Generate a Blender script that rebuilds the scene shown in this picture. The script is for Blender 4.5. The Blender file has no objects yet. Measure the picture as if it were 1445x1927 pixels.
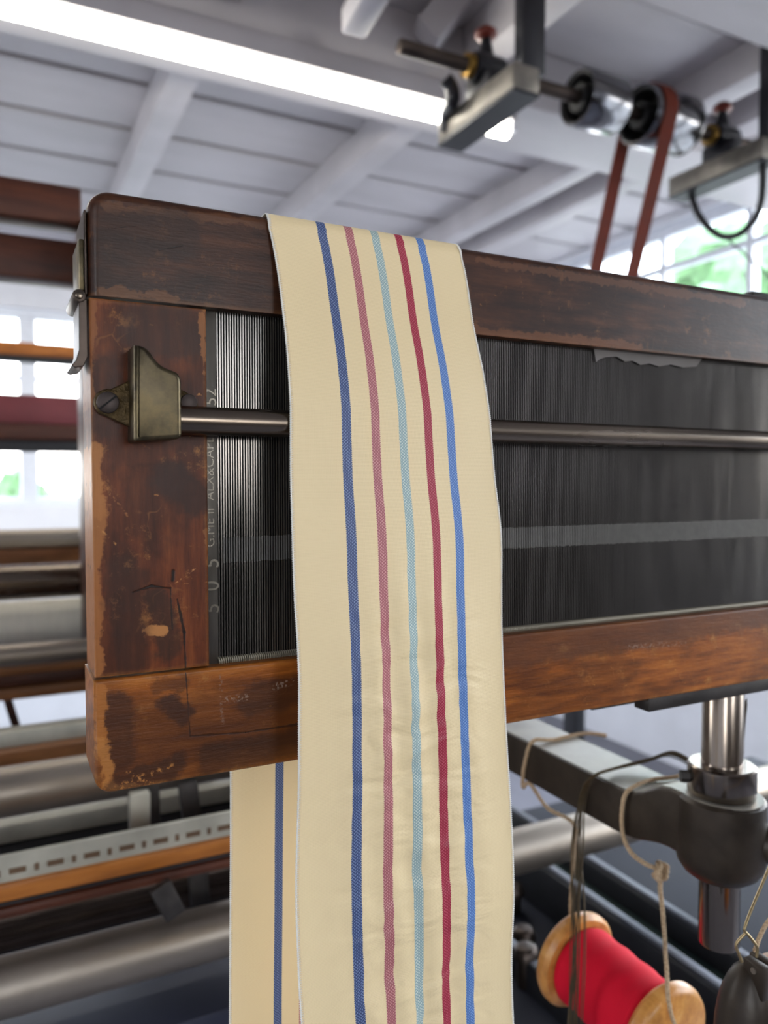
import bpy, bmesh, math, random
from mathutils import Vector, Matrix, noise
random.seed(7)
SC = bpy.context.scene
COL = SC.collection
R = math.radians

# ------------------------------------------------------------------ camera, world, exposure
YAW, PITCH, FPX = 26.75, 2.31, 1450.0
CAMZ = 1.35
cd = bpy.data.cameras.new('camera'); cam = bpy.data.objects.new('camera', cd); COL.objects.link(cam)
cam.location = (0, 0, CAMZ); cam.rotation_euler = (R(90 - PITCH), 0, R(-YAW))
cd.sensor_fit = 'HORIZONTAL'; cd.sensor_width = 36.0; cd.lens = 36.0 * FPX / 1445.0
cd.clip_start = 0.01; cd.clip_end = 200
cd.dof.use_dof = True; cd.dof.focus_distance = 0.338; cd.dof.aperture_fstop = 11.0
SC.camera = cam
w = bpy.data.worlds.new('sky'); SC.world = w; w.use_nodes = True
bgn = w.node_tree.nodes['Background']
_wt = w.node_tree; _tc = _wt.nodes.new('ShaderNodeTexCoord'); _sx = _wt.nodes.new('ShaderNodeSeparateXYZ'); _rp = _wt.nodes.new('ShaderNodeValToRGB')
_wt.links.new(_tc.outputs['Generated'], _sx.inputs[0]); _wt.links.new(_sx.outputs[2], _rp.inputs[0]); _wt.links.new(_rp.outputs[0], bgn.inputs['Color'])
_rp.color_ramp.elements[0].position = .02; _rp.color_ramp.elements[0].color = (1.0, .96, .91, 1)     # hazy horizon
_rp.color_ramp.elements[1].position = .26; _rp.color_ramp.elements[1].color = (.80, .88, 1.0, 1)     # bluer overhead
bgn.inputs['Strength'].default_value = 4.4
SC.view_settings.view_transform = 'Standard'; SC.view_settings.look = 'None'
SC.view_settings.exposure = 1.78; SC.view_settings.gamma = 1.0; SC.view_settings.use_curve_mapping = False

def portal(loc, rot, sx, sy):
    d = bpy.data.lights.new('window_portal', 'AREA'); d.shape = 'RECTANGLE'; d.size = sx; d.size_y = sy
    d.cycles.is_portal = True
    o = bpy.data.objects.new('window_portal', d); COL.objects.link(o); o.location = loc; o.rotation_euler = rot

# ------------------------------------------------------------------ pixel <-> room helpers
_a, _p = R(YAW), R(PITCH)
FW = Vector((math.sin(_a)*math.cos(_p), math.cos(_a)*math.cos(_p), -math.sin(_p)))
RT = Vector((math.cos(_a), -math.sin(_a), 0)); UP = RT.cross(FW)
CAM = Vector((0, 0, CAMZ))
def at(u, v, X=None, Y=None, Z=None, t=None):
    d = FW + RT*((u-722.5)/FPX) - UP*((v-963.5)/FPX)
    if Y is not None: t = Y/d.y
    elif X is not None: t = X/d.x
    elif Z is not None: t = (Z-CAMZ)/d.z
    return CAM + d*t

# ------------------------------------------------------------------ mesh helpers
def link(name, me, mat, parent=None, smooth=None):
    o = bpy.data.objects.new(name, me); COL.objects.link(o)
    if mat: me.materials.append(mat)
    if parent: o.parent = parent; o.matrix_parent_inverse = Matrix.Translation(-parent.location) if parent.type == 'EMPTY' else Matrix.Identity(4)
    if smooth is not None:
        for p in me.polygons: p.use_smooth = True
        if smooth < 180:
            try: me.set_sharp_from_angle(angle=R(smooth))
            except Exception: pass
    return o
def obj(name, bm, mat, parent=None, smooth=40):
    me = bpy.data.meshes.new(name); bmesh.ops.recalc_face_normals(bm, faces=bm.faces[:]); bm.to_mesh(me); bm.free()
    return link(name, me, mat, parent, smooth)
def wn(o):
    m = o.modifiers.new('weighted_normal', 'WEIGHTED_NORMAL'); m.keep_sharp = True; m.weight = 100; return o
def thing(name, label, cat, loc, group=None):
    o = bpy.data.objects.new(name, None); COL.objects.link(o); o.location = loc; o.empty_display_size = 0.02
    o['label'] = label; o['category'] = cat
    if group: o['group'] = group
    return o
def tag(o, label, cat, group=None, kind=None):
    o['label'] = label; o['category'] = cat
    if group: o['group'] = group
    if kind: o['kind'] = kind
    return o
def struct(name, bm, mat, smooth=30):
    o = obj(name, bm, mat, None, smooth); o['kind'] = 'structure'; return o
def add_box(bm, x0, x1, y0, y1, z0, z1, bev=0, seg=2):
    r = bmesh.ops.create_cube(bm, size=1)
    bmesh.ops.transform(bm, verts=r['verts'], matrix=Matrix.Translation(((x0+x1)/2, (y0+y1)/2, (z0+z1)/2)) @ Matrix.Diagonal((abs(x1-x0), abs(y1-y0), abs(z1-z0), 1)))
    if bev:
        es = list({e for v in r['verts'] for e in v.link_edges})
        bmesh.ops.bevel(bm, geom=es, offset=bev, segments=seg, affect='EDGES', profile=0.5)
    return bm
def box(*a, **k): return add_box(bmesh.new(), *a, **k)
def add_obox(bm, c, size, rot, bev=0):
    """a box turned by a Matrix about its centre"""
    r = bmesh.ops.create_cube(bm, size=1)
    bmesh.ops.transform(bm, verts=r['verts'], matrix=Matrix.Translation(c) @ rot.to_4x4() @ Matrix.Diagonal((*size, 1)))
    if bev: bmesh.ops.bevel(bm, geom=list({e for v in r['verts'] for e in v.link_edges}), offset=bev, segments=2, affect='EDGES', profile=.5)
    return bm
def add_cyl(bm, p0, p1, r0, r1=None, seg=32, bev=0, caps=True):
    p0, p1 = Vector(p0), Vector(p1); d = p1-p0; r1 = r0 if r1 is None else r1
    q = d.to_track_quat('Z', 'Y').to_matrix().to_4x4()
    r = bmesh.ops.create_cone(bm, cap_ends=caps, segments=seg, radius1=r0, radius2=r1, depth=d.length, matrix=Matrix.Translation((p0+p1)/2) @ q)
    if bev:
        es = [e for e in {e for v in r['verts'] for e in v.link_edges} if any(len(f.verts) > 4 for f in e.link_faces)]
        bmesh.ops.bevel(bm, geom=es, offset=bev, segments=2, affect='EDGES', profile=.5)
    return bm
def cyl(*a, **k): return add_cyl(bmesh.new(), *a, **k)
def add_tube(bm, pts, r, seg=8, closed=False, rad=None, twist=0):
    P = [Vector(p) for p in pts]; n = len(P); rings = []
    up = None
    for i in range(n):
        a = P[(i-1) % n] if (closed or i) else P[i]; b = P[(i+1) % n] if (closed or i < n-1) else P[i]
        tn = (b-a).normalized()
        if up is None: up = tn.orthogonal().normalized()
        up = (up - tn*up.dot(tn)).normalized(); bi = tn.cross(up)
        rr = rad[i] if rad else r
        rings.append([bm.verts.new(P[i] + (up*math.cos(2*math.pi*k/seg+twist*i) + bi*math.sin(2*math.pi*k/seg+twist*i))*rr) for k in range(seg)])
    m = n if closed else n-1
    for i in range(m):
        A, B = rings[i], rings[(i+1) % n]
        for k in range(seg): bm.faces.new((A[k], A[(k+1) % seg], B[(k+1) % seg], B[k]))
    if not closed: bm.faces.new(rings[0][::-1]); bm.faces.new(rings[-1])
    return bm
def tube(*a, **k): return add_tube(bmesh.new(), *a, **k)
def smooth_path(pts, n=8):
    P = [Vector(p) for p in pts]; out = []
    for i in range(len(P)-1):
        p0 = P[max(i-1, 0)]; p1 = P[i]; p2 = P[i+1]; p3 = P[min(i+2, len(P)-1)]
        for k in range(n):
            t = k/n
            out.append(0.5*((2*p1)+(p2-p0)*t+(2*p0-5*p1+4*p2-p3)*t*t+(3*p1-p0-3*p2+p3)*t**3))
    out.append(P[-1]); return out
def add_lathe(bm, prof, c, axis='Z', seg=40, ring=False):
    """prof: list of (radius, height) along the axis from c"""
    rings = []
    for r, h in prof:
        ring = []
        for k in range(seg):
            a = 2*math.pi*k/seg; x, y = r*math.cos(a), r*math.sin(a)
            v = {'Z': (x, y, h), 'Y': (x, h, y), 'X': (h, x, y)}[axis]
            ring.append(bm.verts.new(Vector(c)+Vector(v)))
        rings.append(ring)
    for A, B in zip(rings, rings[1:]):
        for k in range(seg): bm.faces.new((A[k], A[(k+1) % seg], B[(k+1) % seg], B[k]))
    if ring:
        for k in range(seg): bm.faces.new((rings[-1][k], rings[-1][(k+1) % seg], rings[0][(k+1) % seg], rings[0][k]))
    else: bm.faces.new(rings[0]); bm.faces.new(rings[-1])
    return bm
def lathe(*a, **k): return add_lathe(bmesh.new(), *a, **k)
def prism_y(pts, y0, y1, bev=0, seg=3, front_only=True):
    """outline in (x, z) extruded from y0 (front) to y1"""
    bm = bmesh.new()
    f = bm.faces.new([bm.verts.new((x, y0, z)) for x, z in pts])
    r = bmesh.ops.extrude_face_region(bm, geom=[f])
    bmesh.ops.translate(bm, verts=[g for g in r['geom'] if isinstance(g, bmesh.types.BMVert)], vec=(0, y1-y0, 0))
    if bev:
        es = [e for e in bm.edges if all(abs(v.co.y-y0) < 1e-7 for v in e.verts) or (not front_only and all(abs(v.co.y-y1) < 1e-7 for v in e.verts))]
        bmesh.ops.bevel(bm, geom=es, offset=bev, segments=seg, affect='EDGES', profile=.5)
    return bm
def rounded(x0, x1, z0, z1, radii, n=8):
    """rounded rectangle, radii = (bottom left, bottom right, top right, top left)"""
    out = []
    for (cx, cz, a0), r in zip(((x0, z0, 180), (x1, z0, 270), (x1, z1, 0), (x0, z1, 90)), radii):
        if r <= 0: out.append((cx, cz)); continue
        ox = cx + (r if cx == x0 else -r); oz = cz + (r if cz == z0 else -r)
        for k in range(n+1):
            a = R(a0+90*k/n); out.append((ox+r*math.cos(a), oz+r*math.sin(a)))
    return out

# ------------------------------------------------------------------ materials
def srgb(r, g, b):
    f = lambda c: (c/255/12.92) if c/255 <= 0.04045 else ((c/255+0.055)/1.055)**2.4
    return (f(r), f(g), f(b), 1)
class NT:
    def __init__(s, name):
        s.m = bpy.data.materials.new(name); s.m.use_nodes = True; s.t = s.m.node_tree; s.b = s.t.nodes['Principled BSDF']
    def n(s, typ, **kw):
        x = s.t.nodes.new(typ)
        for k, v in kw.items():
            if k.startswith('i_'): x.inputs[k[2:].replace('_', ' ')].default_value = v
            else: setattr(x, k, v)
        return x
    def l(s, a, b): s.t.links.new(a, b)
    def math(s, op, a, b=None, c=None):
        x = s.t.nodes.new('ShaderNodeMath'); x.operation = op
        for i, q in enumerate((a, b, c)):
            if q is None: continue
            if isinstance(q, (int, float)): x.inputs[i].default_value = q
            else: s.l(q, x.inputs[i])
        return x.outputs[0]
    def mix(s, fac, a, b, blend='MIX'):
        x = s.t.nodes.new('ShaderNodeMix'); x.data_type = 'RGBA'; x.blend_type = blend
        for i, q in ((0, fac), (6, a), (7, b)):
            if isinstance(q, (int, float, tuple)): x.inputs[i].default_value = q
            else: s.l(q, x.inputs[i])
        return x.outputs[2]
    def noise(s, scale, stretch=(1, 1, 1), detail=4, rough=.55, src='Object', off=(0, 0, 0)):
        tc = s.n('ShaderNodeTexCoord'); mp = s.n('ShaderNodeMapping'); mp.inputs['Scale'].default_value = stretch; mp.inputs['Location'].default_value = off
        s.l(tc.outputs[src], mp.inputs['Vector'])
        x = s.n('ShaderNodeTexNoise'); x.inputs['Scale'].default_value = scale; x.inputs['Detail'].default_value = detail; x.inputs['Roughness'].default_value = rough
        s.l(mp.outputs[0], x.inputs['Vector']); return x.outputs['Fac']
    def ramp(s, fac, stops, interp='LINEAR'):
        x = s.n('ShaderNodeValToRGB'); x.color_ramp.interpolation = interp
        e = x.color_ramp.elements
        while len(e) < len(stops): e.new(0.5)
        for el, (p, c) in zip(e, stops): el.position = p; el.color = c if len(c) == 4 else (*c, 1)
        s.l(fac, x.inputs[0]); return x.outputs[0]
    def sstep(s, x, lo, hi):
        m = s.n('ShaderNodeMapRange'); m.interpolation_type = 'SMOOTHSTEP'; m.inputs['From Min'].default_value = lo; m.inputs['From Max'].default_value = hi
        s.l(x, m.inputs['Value']); return m.outputs[0]
    def bump(s, h, strength=.3, dist=.001):
        x = s.n('ShaderNodeBump'); x.inputs['Strength'].default_value = strength; x.inputs['Distance'].default_value = dist
        s.l(h, x.inputs['Height']); s.l(x.outputs[0], s.b.inputs['Normal'])
    def set(s, **kw):
        for k, v in kw.items():
            i = s.b.inputs[k.replace('_', ' ')]
            if isinstance(v, (int, float, tuple)): i.default_value = v
            else: s.l(v, i)
        return s.m

def plain(name, col, rough=.5, metal=0, var=.18, scale=30, bump=0, stretch=(1, 1, 1), spec=.5, rvar=.1):
    t = NT(name); n = t.noise(scale, stretch)
    c0 = tuple(c*(1-var) for c in col[:3])+(1,); c1 = tuple(min(1, c*(1+var)) for c in col[:3])+(1,)
    t.set(Base_Color=t.ramp(n, [(.3, c0), (.7, c1)]), Metallic=metal, Specular_IOR_Level=spec)
    t.set(Roughness=t.math('ADD', t.math('MULTIPLY', n, rvar*2), max(0, rough-rvar)))
    if bump: t.bump(n, bump, .002)
    return t.m

def wood(name, dark, mid, light, axis='X', wear=None, wearamt=.5, rough=.42, soot=.5, scale=1.0, bevel=.0035, coat=.15, segs=(), blotches=(), scuffs=(), bump=.35):
    """old varnished timber: stretched grain, sooty patches, rubbed arrises, dents and scratches"""
    t = NT(name)
    st = {'X': (.12, 1, 1), 'Y': (1, .12, 1), 'Z': (1, 1, .12)}[axis]
    g = t.noise(150*scale, st, 6, .66); g2 = t.noise(1100*scale, st, 3, .6)
    big = t.noise(22*scale, (.5, 1, 1) if axis == 'X' else (1, 1, .6), 5, .62, off=(3.1, 0, 1.7))
    med = t.noise(75*scale, (.6, 1, 1), 6, .7, off=(.4, 2, 5))
    c = t.ramp(g, [(.32, dark), (.52, mid), (.72, light)])
    c = t.mix(t.math('MULTIPLY', t.sstep(big, .45, .56), soot), c, tuple(x*.32 for x in dark[:3])+(1,))
    c = t.mix(t.math('MULTIPLY', t.sstep(med, .56, .70), soot*.8), c, tuple(x*.5 for x in dark[:3])+(1,))
    c = t.mix(t.math('MULTIPLY', t.sstep(g2, .58, .78), .22), c, tuple(x*.35 for x in dark[:3])+(1,))
    hgt = t.math('ADD', t.math('MULTIPLY', g2, .5), t.math('MULTIPLY', med, .8))
    tc = t.n('ShaderNodeTexCoord')
    # fine scratches
    sc = t.n('ShaderNodeTexVoronoi'); sc.feature = 'DISTANCE_TO_EDGE'; sc.inputs['Scale'].default_value = 55*scale
    mp = t.n('ShaderNodeMapping'); mp.inputs['Rotation'].default_value = (.3, .75, .2); mp.inputs['Scale'].default_value = (1, 1, .35)
    dn = t.n('ShaderNodeTexNoise'); dn.inputs['Scale'].default_value = 60
    vm = t.n('ShaderNodeVectorMath'); vm.operation = 'SCALE'; vm.inputs['Scale'].default_value = .02
    va = t.n('ShaderNodeVectorMath'); va.operation = 'ADD'
    t.l(tc.outputs['Object'], dn.inputs['Vector']); t.l(dn.outputs['Color'], vm.inputs[0]); t.l(vm.outputs[0], va.inputs[0]); t.l(tc.outputs['Object'], va.inputs[1])
    t.l(va.outputs[0], mp.inputs['Vector']); t.l(mp.outputs[0], sc.inputs['Vector'])
    sm = t.noise(40, (1, 1, 1), 3, .6, off=(9, 9, 1))
    scr = t.math('MULTIPLY', t.math('SUBTRACT', 1.0, t.sstep(sc.outputs['Distance'], .0, .022)), t.sstep(sm, .56, .66))
    if wear:
        c = t.mix(t.math('MULTIPLY', scr, wearamt*.22), c, wear)
        chips = t.sstep(t.noise(330, (.5, 1, 1), 3, .6, off=(1, 4, 2)), .72, .77)
        c = t.mix(t.math('MULTIPLY', chips, wearamt), c, wear)
        bv = t.n('ShaderNodeBevel', samples=4); bv.inputs['Radius'].default_value = bevel
        ge = t.n('ShaderNodeNewGeometry'); dt = t.n('ShaderNodeVectorMath'); dt.operation = 'DOT_PRODUCT'
        t.l(bv.outputs[0], dt.inputs[0]); t.l(ge.outputs['True Normal'], dt.inputs[1])
        wr = t.math('SUBTRACT', 1.0, dt.outputs['Value'])
        edge = t.sstep(t.math('ADD', wr, t.math('MULTIPLY', t.math('SUBTRACT', t.noise(70, (1, 1, 1), 6, .75), .53), .75)), .03, .16)
        c = t.mix(t.math('MULTIPLY', edge, wearamt*1.1), c, t.mix(t.noise(400, st, 4), tuple(x*.55 for x in wear[:3])+(1,), wear))
    sep = t.n('ShaderNodeSeparateXYZ'); t.l(tc.outputs['Object'], sep.inputs[0]); X, Z = sep.outputs[0], sep.outputs[2]
    wob = t.math('MULTIPLY', t.math('SUBTRACT', t.noise(180, (1, 1, 1), 4, .6, off=(2, 2, 2)), .5), .004)
    def segdist(p, q):
        (px, pz), (qx, qz) = p, q; dx, dz = qx-px, qz-pz; L2 = dx*dx+dz*dz
        h = t.math('ADD', t.math('MULTIPLY', t.math('SUBTRACT', X, px), dx/L2), t.math('MULTIPLY', t.math('SUBTRACT', Z, pz), dz/L2))
        cl = t.n('ShaderNodeClamp'); t.l(h, cl.inputs[0]); h = cl.outputs[0]
        ex = t.math('SUBTRACT', t.math('SUBTRACT', X, px), t.math('MULTIPLY', h, dx)); ez = t.math('SUBTRACT', t.math('SUBTRACT', Z, pz), t.math('MULTIPLY', h, dz))
        return t.math('SQRT', t.math('ADD', t.math('MULTIPLY', ex, ex), t.math('MULTIPLY', ez, ez)))
    for p, q, wd in segs:            # cracks and gouges
        d = t.math('ADD', segdist(p, q), t.math('MULTIPLY', wob, .35))
        k = t.math('SUBTRACT', 1.0, t.sstep(d, wd*.4, wd*1.5))
        c = t.mix(t.math('MULTIPLY', k, .9), c, (.004, .003, .002, 1)); hgt = t.math('SUBTRACT', hgt, t.math('MULTIPLY', k, 1.4))
    for p, q, wd, col, amt in blotches:   # stains and rubbed patches
        d = t.math('ADD', segdist(p, q), t.math('MULTIPLY', wob, 2.2))
        c = t.mix(t.math('MULTIPLY', t.math('SUBTRACT', 1.0, t.sstep(d, wd*.6, wd*1.15)), amt), c, col)
    for p, q, wd, col, amt in scuffs:     # broken pale scuffs
        d = segdist(p, q)
        k = t.math('MULTIPLY', t.math('SUBTRACT', 1.0, t.sstep(d, wd*.3, wd)), t.sstep(t.noise(700, (1, 1, 1), 4, .7), .50, .62))
        c = t.mix(t.math('MULTIPLY', k, amt), c, col)
    t.set(Base_Color=c, Roughness=t.math('ADD', t.math('MULTIPLY', med, .25), rough-.1), Coat_Weight=coat, Coat_Roughness=.3, Specular_IOR_Level=.28)
    t.bump(hgt, bump, .0009)
    return t.m

# ------------------------------------------------------------------ room
RX0, RX1, RY0, RY1, CEIL = -2.6, 2.85, -2.4, 4.5, 2.60
m_wall = plain('white_wall_paint', srgb(228, 228, 232), .6, var=.05, scale=6)
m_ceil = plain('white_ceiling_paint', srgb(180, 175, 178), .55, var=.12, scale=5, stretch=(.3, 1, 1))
m_gap = plain('dark_board_gap', srgb(48, 42, 40), .9)
m_floor = plain('grey_floor', srgb(108, 107, 116), .5, var=.15, scale=4)
m_frame = plain('white_window_paint', srgb(225, 228, 235), .45, var=.04)
m_ext = plain('paved_yard', srgb(140, 138, 134), .9, var=.15, scale=3)

struct('floor', box(RX0-.2, RX1+.2, RY0-.2, RY1+.2, -.1, 0), m_floor)
# boarded ceiling: boards along X with open joints
bm = bmesh.new(); y = RY0-.2; k = 0
while y < RY1+.2:
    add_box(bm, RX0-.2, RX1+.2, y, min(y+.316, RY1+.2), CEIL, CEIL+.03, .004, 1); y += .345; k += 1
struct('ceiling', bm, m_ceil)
struct('ceiling_2', box(RX0-.2, RX1+.2, RY0-.2, RY1+.2, CEIL+.03, CEIL+.1), m_gap)
for i, (x0, x1, dz) in enumerate(((-.95, -.87, .1), (-.25, -.17, .1), (.455, .54, .1), (1.17, 1.26, .1), (1.93, 2.02, .09), (2.17, 2.27, .09))):
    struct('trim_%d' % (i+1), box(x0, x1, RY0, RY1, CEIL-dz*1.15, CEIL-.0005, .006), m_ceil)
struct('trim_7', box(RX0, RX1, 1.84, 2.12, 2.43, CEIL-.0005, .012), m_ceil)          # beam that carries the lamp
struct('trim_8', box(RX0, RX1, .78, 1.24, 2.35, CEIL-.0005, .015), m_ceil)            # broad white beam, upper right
for i, (p, q, wd) in enumerate(((at(664, 46, Y=1.62), at(735, -75, Y=1.40), .06), (at(800, 70, Y=1.80), at(905, -60, Y=1.75), .08))):
    bm = bmesh.new(); add_obox(bm, (p+q)/2, (wd, wd, (q-p).length), (q-p).to_track_quat('Z', 'Y').to_matrix(), .01)
    struct('trim_%d' % (9+i), bm, m_ceil)

def wall_with_holes(name, axis, pos, thick, a0, a1, holes):
    """axis 'Y': wall in XZ at y=pos; axis 'X': wall in YZ at x=pos. holes: (a0, a1, z0, z1)"""
    bm = bmesh.new()
    def b(p, q, z0, z1):
        if q-p < 1e-4 or z1-z0 < 1e-4: return
        if axis == 'Y': add_box(bm, p, q, min(pos, pos+thick), max(pos, pos+thick), z0, z1)
        else: add_box(bm, min(pos, pos+thick), max(pos, pos+thick), p, q, z0, z1)
    p = a0
    for h0, h1, z0, z1 in sorted(holes):
        b(p, h0, 0, CEIL); b(h0, h1, 0, z0); b(h0, h1, z1, CEIL); p = h1
    b(p, a1, 0, CEIL)
    return struct(name, bm, m_wall)
def glass_mat():
    m = bpy.data.materials.new('window_glass'); m.use_nodes = True; t = m.node_tree; t.nodes.clear()
    o = t.nodes.new('ShaderNodeOutputMaterial'); mx = t.nodes.new('ShaderNodeMixShader'); tr = t.nodes.new('ShaderNodeBsdfTransparent'); gl = t.nodes.new('ShaderNodeBsdfGlossy')
    gl.inputs['Roughness'].default_value = .02; tr.inputs['Color'].default_value = (.97, .98, .98, 1); mx.inputs[0].default_value = .06
    t.links.new(tr.outputs[0], mx.inputs[1]); t.links.new(gl.outputs[0], mx.inputs[2]); t.links.new(mx.outputs[0], o.inputs[0]); return m
m_glass = glass_mat()
m_darkpanel = plain('added_dark_panel', srgb(62, 48, 42), .6, 0, .2, 6)
struct('trim_11', box(-1.1, RX1, RY0-.001, RY0+.02, 0, 1.262), m_darkpanel)  # unseen dark panel, added to darken what the reed reflects
NW = [0]
def window(axis, pos, a0, a1, z0, z1, mull, bars, mw=.08, bw=.03, dep=.06):
    NW[0] += 1
    bm = bmesh.new(); d0, d1 = pos-dep/2, pos+dep/2
    def b(p, q, za, zb, g=0):
        if axis == 'Y': add_box(bm, p, q, d0+g, d1-g, za, zb, .004, 1)
        else: add_box(bm, d0+g, d1-g, p, q, za, zb, .004, 1)
    f = .05
    b(a0, a0+f, z0, z1); b(a1-f, a1, z0, z1); b(a0+f, a1-f, z0, z0+f); b(a0+f, a1-f, z1-f, z1)
    for c in mull: b(c-mw/2, c+mw/2, z0+f, z1-f, .003)
    for c in bars: b(a0+f, a1-f, c-bw/2, c+bw/2, .008)
    o = struct('window_%d' % NW[0], bm, m_frame)
    g = bmesh.new()
    if axis == 'Y': add_box(g, a0+f, a1-f, pos-.002, pos+.002, z0+f, z1-f)
    else: add_box(g, pos-.002, pos+.002, a0+f, a1-f, z0+f, z1-f)
    obj('pane', g, m_glass, o)
    sgn = {'Y': (0, 1), 'X': (1, 0)}[axis]
    return o
# back wall (far side), right wall, wall behind the camera, left wall
B = (-1.35, 1.33, 1.21, 2.26)
wall_with_holes('wall_back', 'Y', RY1, .15, RX0-.15, RX1+.15, [B])
window('Y', RY1+.06, *B, [.165+.37*k for k in range(-4, 4)], [1.56, 1.895], mw=.085)
portal((0, RY1-.02, 1.73), (R(-90), 0, 0), 2.6, 1.0)
Wr = [(-1.35, .18, .8, 2.45), (.35, 3.7, .95, 2.565)]
wall_with_holes('wall_right', 'X', RX1, .15, RY0, RY1, Wr)
window('X', RX1+.06, *Wr[0], [-.97, -.58, -.2], [1.62], mw=.04)
window('X', RX1+.06, *Wr[1], [.83, 1.31, 1.79, 2.27, 2.75, 3.23], [1.5, 2.37], mw=.035)
for a0, a1, z0, z1 in Wr: portal((RX1-.02, (a0+a1)/2, (z0+z1)/2), (0, R(90), 0), z1-z0, a1-a0)
Wf = [(-2.2, -1.2, .95, 2.3), (.26, 1.0, 1.28, 2.0)]
wall_with_holes('wall_front', 'Y', RY0, -.15, RX0-.15, RX1+.15, Wf)
for q in Wf:
    window('Y', RY0-.06, *q, [(q[0]+q[1])/2], [(q[2]+q[3])/2+.02], mw=.035)
    portal(((q[0]+q[1])/2, RY0+.02, (q[2]+q[3])/2), (R(90), 0, 0), q[1]-q[0], q[3]-q[2])
Wl = [(1.4, 3.4, .9, 2.3)]
wall_with_holes('wall_left', 'X', RX0, -.15, RY0, RY1, Wl)
for q in Wl:
    window('X', RX0-.06, *q, [q[0]+(q[1]-q[0])*k/4 for k in (1, 2, 3)], [1.6], mw=.04)
    portal((RX0+.02, (q[0]+q[1])/2, (q[2]+q[3])/2), (0, R(-90), 0), q[3]-q[2], q[1]-q[0])
struct('ground_outside', box(-40, 40, -40, 40, -.35, -.12), m_ext)

# shrubs and trees outside the windows
m_leaf = plain('foliage', srgb(60, 92, 52), .7, var=.5, scale=14, bump=.6)
m_leaf2 = plain('pale_foliage', srgb(70, 104, 66), .7, var=.45, scale=12, bump=.6)
m_leaf3 = plain('light_foliage', srgb(62, 98, 60), .7, var=.45, scale=12, bump=.6)
m_bark = plain('bark', srgb(90, 75, 60), .9)
def shrub(name, x, y, h, r, mat, label, cat='shrub', base=0):
    e = thing(name, label, cat, (x, y, -.12), 'greenery outside the windows')
    bm = bmesh.new()
    for k in range(16):
        a, q = random.uniform(0, 6.28), random.random()**.5
        c = Vector((x+r*.7*q*math.cos(a), y+r*.7*q*math.sin(a), -.12+base+(h-base)*random.uniform(.15, .85)))
        rr = r*random.uniform(.3, .5)
        g = bmesh.ops.create_icosphere(bm, subdivisions=3, radius=rr, matrix=Matrix.Translation(c))
        for v in g['verts']: v.co = c+(v.co-c)*(1+.35*noise.noise(v.co*6/max(rr, .3))+.2*noise.noise(v.co*17))
    obj('foliage', bm, mat, e)
    obj('trunk', cyl((x, y, -.12), (x, y, h*.6), .06, .03, 10), m_bark, e)
shrub('garden_tree', 6.3, 5.7, 3.5, 1.15, m_leaf3, 'bright green tree beyond the right-hand window, nearest the window post', 'tree', .4)
shrub('garden_tree', 9.3, 6.9, 5.2, 1.4, m_leaf2, 'pale green tree beyond the right-hand window, at the picture edge', 'tree', .4)
shrub('garden_shrub', -.05, 7.2, 1.62, .5, m_leaf, 'low green shrub beyond the back window, at the far left edge')
shrub('garden_shrub', .62, 7.6, 1.42, .32, m_leaf2, 'small green shrub beyond the back window, beside the old wooden frame')

# ------------------------------------------------------------------ THE WOODEN REED FRAME (main subject)
YF = .32; TH = .030
pz = lambda u, v, Y=YF: at(u, v, Y=Y)
XL = (pz(165, 560).x + pz(178, 1275).x)/2
XE = .60
Z_T = pz(300, 378, YF+.004).z          # top of top rail
Z_1 = pz(170, 555).z                   # underside of top rail
Z_2 = pz(170, 558.5).z                 # top of end post
Z_3 = pz(178, 1280.5).z                # top of bottom rail
Z_B = pz(195, 1494).z                  # bottom of bottom rail
XP = pz(392, 920).x
def P2(u, v, Y=YF): q = at(u, v, Y=Y); return (q.x, q.z)

m_rail_top = wood('dark_varnished_rail_wood', srgb(42, 21, 11), srgb(66, 36, 20), srgb(92, 54, 32), 'X', srgb(150, 98, 56), .55, rough=.40, soot=.55, coat=.22,
    segs=[(P2(205, 430), P2(262, 424), .00016), (P2(300, 470), P2(345, 462), .00014)],
    blotches=[(P2(185, 545), P2(330, 562), .0018, srgb(112, 72, 42), .6), (P2(890, 622), P2(1200, 652), .0026, srgb(120, 74, 44), .6), (P2(200, 388), P2(500, 420), .0022, srgb(104, 68, 44), .55), (P2(900, 490), P2(1400, 572), .0020, srgb(112, 72, 48), .5), (P2(230, 450), P2(330, 440), .012, srgb(38, 24, 18), .6)],
    scuffs=[(P2(382, 482), P2(398, 498), .002, srgb(112, 72, 46), .5), (P2(980, 520), P2(984, 560), .0008, srgb(140, 92, 60), .5), (P2(1016, 560), P2(1024, 610), .0008, srgb(140, 92, 60), .5)])
tan = srgb(190, 128, 66)
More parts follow.
